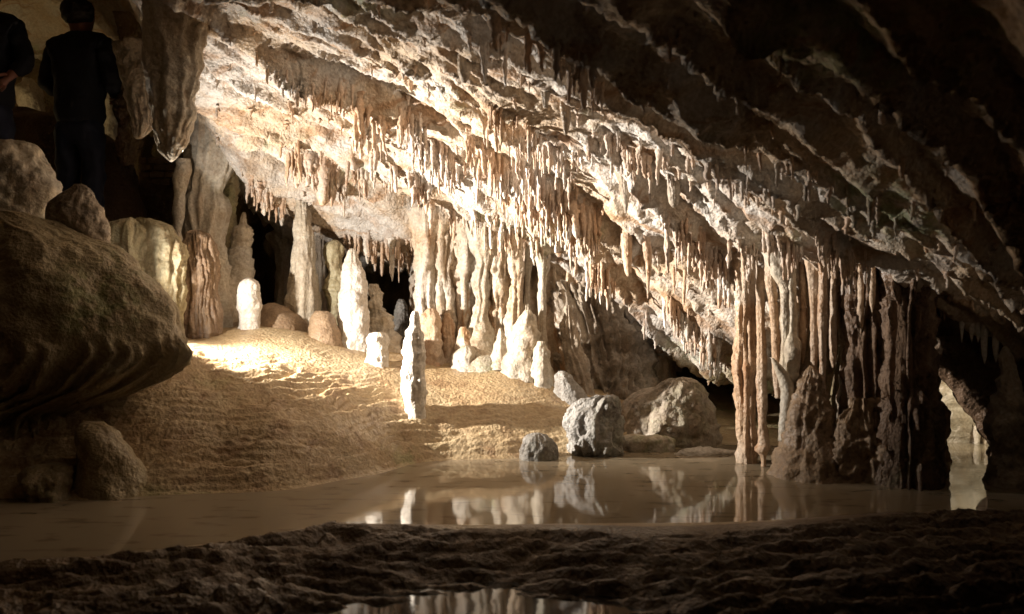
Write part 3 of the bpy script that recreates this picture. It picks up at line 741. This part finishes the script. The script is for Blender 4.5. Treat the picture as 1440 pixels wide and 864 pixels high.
# ------------------------------------------------------------------ large single stalactites
spec = [
 ('broad pointed fang stalactite hanging right of the standing person', 4.75, [(-30, 198, 312), (30, 202, 294), (90, 205, 282), (130, 208, 277), (170, 212, 272), (200, 219, 262), (215, 228, 253), (224, 236, 246), (228, 240, 242)], 'cream', .025, (.02, 5), .55),
 ('dim blunt stalactite left of the broad fang', 5.5, [(60, 160, 226), (110, 172, 216), (150, 180, 214), (178, 186, 212), (190, 189, 204), (196, 192, 198)], 'tan', .02, (.02, 5), .6),
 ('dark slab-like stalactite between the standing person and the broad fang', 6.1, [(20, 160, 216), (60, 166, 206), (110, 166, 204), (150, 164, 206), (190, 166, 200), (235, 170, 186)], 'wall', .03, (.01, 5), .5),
 ('brown blunt stalactite, left one of the pair over the green patch', 5.3, [(305, 868, 896), (324, 872, 890), (350, 874, 889), (375, 877, 888), (386, 880, 887), (389, 882, 885)], 'rust', .006, (.004, 4), 1),
 ('curved orange stalactite with thin tip, right one of the pair over the green patch', 5.3, [(305, 884, 918), (325, 894, 914), (350, 902, 916), (375, 907, 916), (395, 909, 914), (420, 910, 912)], 'rust', .006, (.004, 4), 1),
 ('dark thick stalactite with forked tip, largest silhouette against the lit ceiling', 4.0, [(10, 800, 862), (50, 808, 850), (90, 816, 842), (115, 820, 838), (140, 824, 834), (150, 827, 831)], 'tan', .02, (.012, 5), .9),
 ('dark stalactite silhouette left of the forked one, long and narrow', 4.2, [(70, 776, 816), (110, 784, 806), (150, 788, 802), (180, 792, 800), (190, 794, 797)], 'tan', .012, (.01, 4), .9),
 ('shadowed blunt stalactite at the upper left end of the dark ridge', 4.1, [(0, 634, 676), (40, 642, 666), (80, 644, 662), (108, 646, 660), (117, 650, 655)], 'tan', .01, (.008, 4), .9),
 ('shadowed stalactite between the upper left blunt one and the forked one', 4.1, [(40, 738, 790), (90, 752, 780), (130, 760, 774), (152, 764, 770)], 'tan', .012, (.01, 4), .9),
 ('dark square-ended stalactite over the pale rough ceiling, right of centre', 4.6, [(215, 926, 962), (240, 936, 956), (275, 940, 955), (288, 943, 953), (292, 946, 950)], 'tan', .006, (.006, 4), 1),
 ('grey tapering stalactite hanging below the pale band, right of centre', 4.8, [(200, 850, 906), (230, 862, 894), (260, 870, 888), (285, 876, 884), (300, 879, 881)], 'tan', .014, (.01, 4), 1),
 ('longest thin white stalactite before the black opening', 6.5, [(335, 542, 560), (350, 547, 556), (370, 548, 555), (385, 549, 554), (396, 551, 552)], 'white', .004, (.003, 4), 1),
 ('white stalactite with a swollen end in the row over the dark doorway', 6.4, [(255, 386, 404), (275, 390, 400), (300, 392, 400), (312, 393, 399), (318, 395, 397)], 'white', .004, (.003, 4), 1),
]
for i, (lb, Y, rows, mt, lp, fl_, dp) in enumerate(spec):
    R('stalactite', lb, 'stalactite', Y, rows, M[mt], 'large single stalactites', lump=(lp, 7), flute=fl_, depth=dp, fine=.007, sides=56, seed=140 + i)

# ------------------------------------------------------------------ fringes of stalactites
def stal_shape(k):
    r = np.random.default_rng(50 + k)
    n, sides = 13, 9
    t = np.linspace(0, 1, n)
    prof = 1.0 - (.5 + .25 * r.random()) * t ** (.7 + .6 * r.random())
    prof += .55 * np.exp(-t / .06)
    for _ in range(3):
        prof += .24 * r.normal() * np.exp(-((t - r.random()) / .08) ** 2)
    prof *= np.clip((1.02 - t) / .07, 0, 1) ** .5
    prof = np.maximum(prof, .02)
    a = np.linspace(0, 2 * np.pi, sides, endpoint=False)
    bx = np.cumsum(r.normal(size=n)) * .10; by = np.cumsum(r.normal(size=n)) * .10
    rr = prof[:, None] * (1 + .2 * r.normal(size=(n, sides)))
    V = np.stack([bx[:, None] + rr * np.cos(a), by[:, None] + rr * np.sin(a), np.repeat(-t[:, None], sides, 1)], -1).reshape(-1, 3)
    V = np.concatenate([V, [[bx[-1], by[-1], -1.01]]])
    N = n * sides
    j = np.arange(sides)
    T = np.stack([np.full(sides, N), N - sides + j, N - sides + (j + 1) % sides], -1)
    return V, grid_quads(n, sides, True), T
SHAPES = [stal_shape(k) for k in range(12)]
SHAPE_ME = {}
def shape_me(k, mt):
    if (k, mt) not in SHAPE_ME:
        V, Q, T = SHAPES[k]
        me = mesh_np('stalactite', V, Q, T)
        me.materials.append(M[mt])
        SHAPE_ME[(k, mt)] = me
    return SHAPE_ME[(k, mt)]

# (label, polyline in the photo, scatter, how many, length range px, radius range px, material)
FR = [
 ('short grey stalactite in the row over the dark doorway', [(334, 252), (372, 272), (412, 288)], 4, 34, (12, 34), (2, 3.6), 'white'),
 ('brown pipe stalactite in the row above the leaning tan column', [(400, 212), (450, 232), (520, 250)], 9, 60, (18, 50), (2.6, 5.5), 'drip'),
 ('slim white stalactite in the fringe over the black opening', [(480, 330), (540, 342), (600, 366)], 7, 60, (12, 40), (1.8, 3.6), 'white'),
 ('cream stalactite on the slanting face left of centre', [(500, 165), (560, 215), (610, 262)], 16, 90, (10, 46), (2.2, 4.6), 'drip'),
 ('cream stalactite in the upper row beside the bright rib', [(566, 150), (600, 190), (640, 232)], 12, 100, (14, 54), (2, 4.4), 'drip'),
 ('peach pipe stalactite in the dense curtain at the centre', [(640, 190), (700, 225), (770, 262)], 15, 190, (20, 62), (2.2, 4.6), 'drip'),
 ('rust-brown pipe stalactite in the curtain right of centre', [(690, 250), (760, 275), (840, 305)], 16, 190, (22, 66), (2.2, 4.8), 'drip'),
 ('short cream stalactite in the row under the upper pale band', [(690, 165), (760, 205), (850, 250)], 10, 100, (12, 44), (2, 4), 'drip'),
 ('white stalactite on the face above the bright middle wall', [(600, 318), (680, 334), (760, 348)], 14, 120, (10, 46), (1.6, 3.6), 'white'),
 ('white stalactite in the tight fringe above the brown flowstone slope', [(812, 366), (838, 382), (862, 398)], 6, 60, (16, 50), (1.6, 3.2), 'white'),
 ('pale stalactite in the fringe over the dark hollow behind the boulders', [(900, 412), (960, 452), (1015, 488)], 11, 90, (14, 52), (1.6, 3.4), 'white'),
 ('cream stalactite on the pale face left of the right column group', [(920, 325), (970, 345), (1030, 360)], 13, 80, (16, 62), (2.2, 4.4), 'drip'),
 ('stubby stalactite along the shadow edge of the ceiling', [(850, 190), (940, 225), (1060, 280)], 14, 60, (12, 44), (2.5, 5), 'drip'),
 ('shadowed stalactite along the dark ceiling ridge', [(640, 30), (740, 70), (850, 110)], 14, 34, (14, 56), (3, 7), 'drip'),
 ('stalactite in the row crowning the right column group', [(1040, 335), (1130, 345), (1220, 365)], 9, 70, (16, 60), (2.2, 4.6), 'drip'),
 ('dim stalactite on the dark ceiling at the upper right', [(1060, 240), (1200, 270), (1320, 310)], 26, 34, (12, 40), (3, 6), 'tan'),
 ('small stalactite among the ribs of the upper left ceiling', [(360, 60), (430, 110), (500, 170)], 34, 40, (6, 24), (2, 4), 'drip'),
]
cands = []
for fi, (lb, line, sc, cnt, lr, rr, mt) in enumerate(FR):
    L_ = np.array(line, float)
    seg = np.concatenate([[0], np.cumsum(np.linalg.norm(np.diff(L_, axis=0), axis=1))])
    keep = cnt; cnt = int(cnt * 2.1)
    t = rng.random(cnt) * seg[-1]
    px = np.interp(t, seg, L_[:, 0]) + rng.normal(size=cnt) * sc * .35
    py = np.interp(t, seg, L_[:, 1]) + rng.normal(size=cnt) * sc
    Y = ceil_hit(px, py)
    Yg = np.where(np.isnan(Y), 5, Y)
    hang = ceil_d((px - 720) / FPX * Yg, Yg) + rng.normal(size=cnt) * .012
    hang[np.isnan(Y)] = 9
    for k in np.argsort(hang)[:keep]:
        if np.isnan(Y[k]): continue
        y = float(Y[k]); x = (px[k] - 720) / FPX * y
        q = rng.random() ** 2.2 * (1.15 if rng.random() < .12 else .85)
        ln = (lr[0] + (lr[1] - lr[0]) * q) / FPX * y
        rd = (rr[0] + (rr[1] - rr[0]) * (.5 * q + .5 * rng.random())) / FPX * y * math.exp(rng.normal() * .3)
        zz_ = ceil_z(np.array([x, x - rd, x + rd, x, x]), np.array([y, y, y, y - rd, y + rd]))
        ex = float(zz_.max() - zz_[0]) + .03
        z = float(zz_[0]) + ex
        cands.append((ln * rd / y / y, fi, x, y, z, ln + ex, rd, int(rng.integers(12)), float(rng.random() * 6.28)))
# small drips all over the ceiling
for k in range(500):
    x = rng.uniform(-2.2, 3.0); y = rng.uniform(2.6, 7.0)
    z = float(ceil_z(np.array([x]), np.array([y]))[0]) + .015
    cands.append((0, -1, x, y, z, rng.uniform(.02, .07) + .015, rng.uniform(.006, .016), int(rng.integers(12)), float(rng.random() * 6.28)))
cands.sort(key=lambda c: -c[0])
top = cands[:285]
by = {}
for c in top: by.setdefault(c[1], []).append(c)
def stal_label(c):
    own = by[c[1]]
    base = FR[c[1]][0]
    if len(own) > 1 and c is max(own, key=lambda q: q[5] / q[3]):
        return 'longest ' + base
    xs_ = sorted(q[2] / q[3] for q in own); n_ = len(xs_)
    rank = xs_.index(c[2] / c[3])
    part = 'left part' if rank < n_ / 3 else ('middle' if rank < 2 * n_ / 3 else 'right part')
    ls = sorted(q[5] / q[3] for q in own); med = ls[n_ // 2]
    rs = sorted(q[6] / q[3] for q in own); rmed = rs[n_ // 2]
    size = ('long ' if c[5] / c[3] > med else 'short ') + ('thick ' if c[6] / c[3] > rmed else 'thin ')
    for w_ in ('short ', 'slim ', 'small ', 'stubby ', 'little '):
        if base.startswith(w_): base = base[len(w_):]
    return size + base + ', ' + part
for c in top:
    _, fi, x, y, z, ln, rd, k, a = c
    o = bpy.data.objects.new('stalactite', shape_me(k, FR[fi][6]))
    COL.objects.link(o)
    o.location = (x, y, z); o.scale = (rd, rd, ln); o.rotation_euler = (rng.normal() * .04, rng.normal() * .04, a)
    tag(o, stal_label(c), 'stalactite', FR[fi][0].replace('stalactite', 'stalactites', 1))
VV, QQ, TT, n0 = [], [], [], 0
for c in cands[285:]:
    _, fi, x, y, z, ln, rd, k, a = c
    V, Q, T = SHAPES[k]
    ca, sa = math.cos(a), math.sin(a)
    W = np.stack([x + rd * (V[:, 0] * ca - V[:, 1] * sa), y + rd * (V[:, 0] * sa + V[:, 1] * ca), z + ln * V[:, 2]], -1)
    VV.append(W); QQ.append(Q + n0); TT.append(T + n0); n0 += len(V)
o = link('small_drip_stalactites', mesh_np('small_drip_stalactites', np.concatenate(VV), np.concatenate(QQ), np.concatenate(TT)), M['drip'])
tag(o, 'countless small cream drip stalactites covering the sloping ceiling', 'stalactites', kind='stuff')

# a few lit icicle drips against the black right margin
for nth, i, (x, y0, y1) in zip(('longest, leftmost', 'second', 'third', 'fourth', 'rightmost'), range(5), [(1352, 428, 482), (1366, 444, 482), (1375, 456, 482), (1384, 484, 512), (1400, 486, 510)]):
    R('stalactite', nth + ' of the pale little stalactites against the black rock at the right margin', 'stalactite', 4.4,
      [(y0 - 40, x - 7, x + 9), (y0, x - 4, x + 4), ((y0 + y1) / 2, x - 3, x + 4), (y1, x, x + 1)], M['white'], 'pale stalactites at the right margin', lump=(.006, 14), sides=20, seed=170 + i)

# ------------------------------------------------------------------ people on the raised path
M['jacket'] = plain_mat('navy_jacket_cloth', (0.012, 0.013, 0.022), .9, .3)
M['jeans'] = plain_mat('dark_denim', (0.018, 0.022, 0.045), .9, .3)
M['skin'] = plain_mat('skin', (0.30, 0.13, 0.09), .55)
M['hair'] = plain_mat('dark_hair', (0.012, 0.009, 0.007), .7, .4)
M['shoe'] = plain_mat('dark_leather', (0.02, 0.018, 0.016), .6)

def skin_obj(name, chains, mat, parent, sub=2):
    """chains of (x,y,z,r[,ry]); a chain may start at an already named joint"""
    verts, edges, rad, names = [], [], [], {}
    for ch in chains:
        prev = None
        for j in ch:
            if isinstance(j, str):
                prev = names[j]; continue
            nm = None
            if isinstance(j[0], str): nm, j = j[0], j[1:]
            verts.append(j[:3]); rad.append((j[3], j[4] if len(j) > 4 else j[3]))
            if prev is not None: edges.append((prev, len(verts) - 1))
            prev = len(verts) - 1
            if nm: names[nm] = prev
    me = bpy.data.meshes.new(name)
    me.from_pydata(verts, edges, [])
    o = link(name, me, mat, parent)
    md = o.modifiers.new('skin', 'SKIN'); md.use_smooth_shade = True
    for i, r in enumerate(rad):
        me.skin_vertices[0].data[i].radius = r
        me.skin_vertices[0].data[i].use_root = (i == 0)
    s = o.modifiers.new('sub', 'SUBSURF'); s.levels = sub; s.render_levels = sub
    if name in ('jacket', 'trousers', 'hair'):
        s.levels = s.render_levels = 3
        tx = bpy.data.textures.new('folds', 'CLOUDS'); tx.noise_scale = .09 if name != 'hair' else .03
        dm = o.modifiers.new('folds', 'DISPLACE'); dm.texture = tx; dm.strength = .045 if name != 'hair' else .02; dm.texture_coords = 'LOCAL'
    return o

def person(loc, rz, label, arms, hair_mat):
    root = empty('person', loc)
    root.rotation_euler.z = rz
    tag(root, label, 'person', 'visitors on the raised path')
    ch = [[('pelvis', 0, 0, .95, .09, .08), (0, .01, 1.15, .11, .09), ('chest', 0, 0, 1.36, .13, .1), ('neck', 0, 0, 1.50, .058), (0, .015, 1.55, .068), ('head', 0, .02, 1.63, .09, .098), (0, .01, 1.70, .08, .09), (0, .0, 1.735, .04, .05)],
          ['head', (0, .118, 1.635, .014)], ['head', (.088, .0, 1.635, .016)], ['head', (-.088, .0, 1.635, .016)]]
    jk = [[('hem', 0, 0, .82, .20, .16), (0, 0, 1.0, .19, .15), ('chest', 0, 0, 1.3, .19, .14), ('top', 0, -.01, 1.45, .15, .11), (0, -.01, 1.55, .095, .095)]]
    for s, (el, wr) in zip((-1, 1), arms):
        sh = (s * .185, 0, 1.43)
        hd = Vector(wr) - Vector(el); hd.normalize()
        palm = Vector(wr) + hd * .06
        side = hd.cross(Vector((0, 0, 1))).normalized()
        up = side.cross(hd)
        a = 'w%d' % s
        ch.append(['chest', (*sh, .055), (*el, .042), (a, *wr, .028), ('p%d' % s, *palm, .032, .018)])
        for q, fl in zip((-1.5, -.5, .5, 1.5), (.062, .075, .07, .055)):
            b0 = palm + up * (q * .019) + hd * .03
            b1 = b0 + hd * fl * .5 + side * (-s * .012); b2 = b1 + hd * fl * .3 + side * (-s * .04)
            ch.append(['p%d' % s, (*b0, .0095), (*b1, .009), (*b2, .008)])
        t0 = Vector(wr) + hd * .03 + up * .035; t1 = t0 + hd * .04 + up * .02
        ch.append([a, (*t0, .012), (*t1, .009)])
        jk.append(['top', (sh[0], sh[1], sh[2], .078), (*((Vector(sh) + Vector(el)) / 2), .07), (*el, .064), (*(Vector(wr) - hd * .02), .045)])
    for s in (-1, 1):
        ch.append(['pelvis', (s * .08, 0, .88, .06), (s * .10, .02, .5, .056), (s * .11, -.01, .09, .036), (s * .12, .12, .04, .035, .025)])
    skin_obj('body', ch, M['skin'], root)
    skin_obj('jacket', jk, M['jacket'], root)
    skin_obj('trousers', [[('p', 0, 0, .97, .15, .125), ('c', 0, 0, .88, .15, .12)], ['c', (.092, 0, .78, .1), (.1, .02, .5, .08), (.11, -.01, .1, .066)],
                          ['c', (-.092, 0, .78, .1), (-.1, .02, .5, .08), (-.11, -.01, .1, .066)]], M['jeans'], root)
    skin_obj('hair', [[(0, -.035, 1.57, .09, .085), (0, -.028, 1.65, .122, .118), (0, -.015, 1.72, .115, .115), (0, -.01, 1.77, .07, .08)]], hair_mat, root)
    for s in (-1, 1):
        skin_obj('shoe', [[(s * .11, -.06, .04, .045, .04), (s * .115, .05, .04, .05, .035), (s * .12, .15, .032, .04, .026)]], M['shoe'], root)
    return root

px_, py_ = -3.09, 6.1
person((px_, py_, 3.105 - 1.775), math.radians(-8), 'person seen from behind in a dark jacket and jeans on the raised path',
       [((-.27, .0, 1.16), (-.17, .22, 1.12)), ((.285, -.03, 1.15), (.15, .2, 1.13))], M['hair'])
person((-3.55, 5.75, 1.36), math.radians(10), 'person cut off by the left edge, dark sleeve and bare hand showing',
       [((-.27, .05, 1.18), (-.18, .24, 1.10)), ((.28, -.04, 1.19), (.20, -.10, 1.08))], M['hair'])

# rocks behind the people, dry-stone wall and bright points
R('stalagmite', 'pale lit stalagmite far behind the standing person, left of the jacket', 'stalagmite', 8.2,
  [(110, 34, 44), (125, 22, 54), (150, 24, 62), (175, 30, 66), (215, 20, 76)], M['white'], 'stalagmites far behind the people', lump=(.04, 4), seed=180)
R('stalagmite', 'pale lit stalagmite far behind the standing person, right of the jacket', 'stalagmite', 8.2,
  [(125, 152, 158), (150, 148, 164), (170, 146, 168), (190, 146, 172), (230, 138, 180)], M['white'], 'stalagmites far behind the people', lump=(.03, 4), seed=181)
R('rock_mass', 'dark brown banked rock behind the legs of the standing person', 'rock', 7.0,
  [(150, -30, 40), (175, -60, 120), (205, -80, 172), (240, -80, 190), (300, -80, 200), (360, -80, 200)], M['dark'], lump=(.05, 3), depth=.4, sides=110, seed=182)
dw = empty('dry_stone_wall', at(228, 262, 7.6))
tag(dw, 'dim brown dry-stone wall seen under the tip of the broad fang', 'wall')
bmb = bmesh.new(); bmesh.ops.create_cube(bmb, size=1)
bmesh.ops.bevel(bmb, geom=list(bmb.edges), offset=.12, segments=1, affect='EDGES')
sme = bpy.data.meshes.new('stone'); bmb.to_mesh(sme); bmb.free(); sme.materials.append(M['brown'])
for r_ in range(4):
    x = -.16 - .03 * (r_ % 2)
    while x < .14:
        w = random.uniform(.07, .13)
        o = bpy.data.objects.new('stone', sme); COL.objects.link(o); o.parent = dw
        o.location = (x + w / 2, random.uniform(-.01, .01), .03 + r_ * .062); o.scale = (w * .96, .14, .058)
        o.rotation_euler = (0, random.uniform(-.04, .04), random.uniform(-.06, .06))
        x += w
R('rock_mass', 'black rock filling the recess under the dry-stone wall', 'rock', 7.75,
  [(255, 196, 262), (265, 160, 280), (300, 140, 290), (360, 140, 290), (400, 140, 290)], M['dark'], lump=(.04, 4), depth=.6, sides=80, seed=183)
M['glow_ball'] = plain_mat('bright_point_glow', (.9, .85, .75), .3, 0, 14.0)
M['housing'] = plain_mat('lamp_housing', (.03, .03, .03), .5)
for i, (x, y) in enumerate([(259, 213), (260, 226), (265, 228)]):  # glowing balls added to stand in for points of light through gaps
    p = at(x, y, 7.9)
    glint = empty('bright_point', p)
    tag(glint, 'tiny bright point of light glinting between the broad fang and the massive column', 'lamp', 'tiny bright points behind the fang')
    bmb = bmesh.new(); bmesh.ops.create_uvsphere(bmb, u_segments=10, v_segments=8, radius=.014)
    me = bpy.data.meshes.new('glow_ball'); bmb.to_mesh(me); bmb.free()
    link('glow_ball', me, M['glow_ball'], glint)
    bmb = bmesh.new(); bmesh.ops.create_cone(bmb, cap_ends=True, segments=10, radius1=.018, radius2=.012, depth=.04)
    me = bpy.data.meshes.new('housing'); bmb.to_mesh(me); bmb.free()
    h = link('housing', me, M['housing'], glint); h.location = (0, .03, 0); h.rotation_euler = (math.radians(90), 0, 0)

# the floodlight's own fixture, low behind the flowstone lobe: housing, and an unseen plate added to keep the upper-right ceiling dark
fx = empty('floodlight_fixture', (LAMP[0], LAMP[1], LAMP[2] - .1))
tag(fx, 'small black floodlight with added beam-blocking plate tucked behind the flowstone lobe', 'lamp')
edge = [(24, -62), (10, -40), (-2, -16), (-8, 0), (-33, 15), (-52, 28), (-50, 45), (-33, 58), (-30, 72)]
VV = []
for az, el in edge:
    for k in range(5):
        a_ = math.radians(az + (-118 - az) * k / 4); e_ = math.radians(el)
        d_ = .155
        VV.append((d_ * math.cos(a_) * math.cos(e_), d_ * math.sin(a_) * math.cos(e_), d_ * math.sin(e_) + .1))
me = mesh_np('added_visor', VV, grid_quads(len(edge), 5))
vis = link('added_visor', me, M['housing'], fx)
sol = vis.modifiers.new('thick', 'SOLIDIFY'); sol.thickness = .002
bmb = bmesh.new()
bmesh.ops.create_cone(bmb, cap_ends=True, segments=16, radius1=.045, radius2=.03, depth=.05)
me = bpy.data.meshes.new('housing'); bmb.to_mesh(me); bmb.free()
h = link('housing', me, M['housing'], fx); h.location = (-.06, -.02, .085); h.rotation_euler = (0, math.radians(-105), math.radians(12))
bmb = bmesh.new()
bmesh.ops.create_cone(bmb, cap_ends=True, segments=10, radius1=.012, radius2=.012, depth=.14)
me = bpy.data.meshes.new('stand'); bmb.to_mesh(me); bmb.free()
h = link('stand', me, M['housing'], fx); h.location = (-.075, -.02, 0)
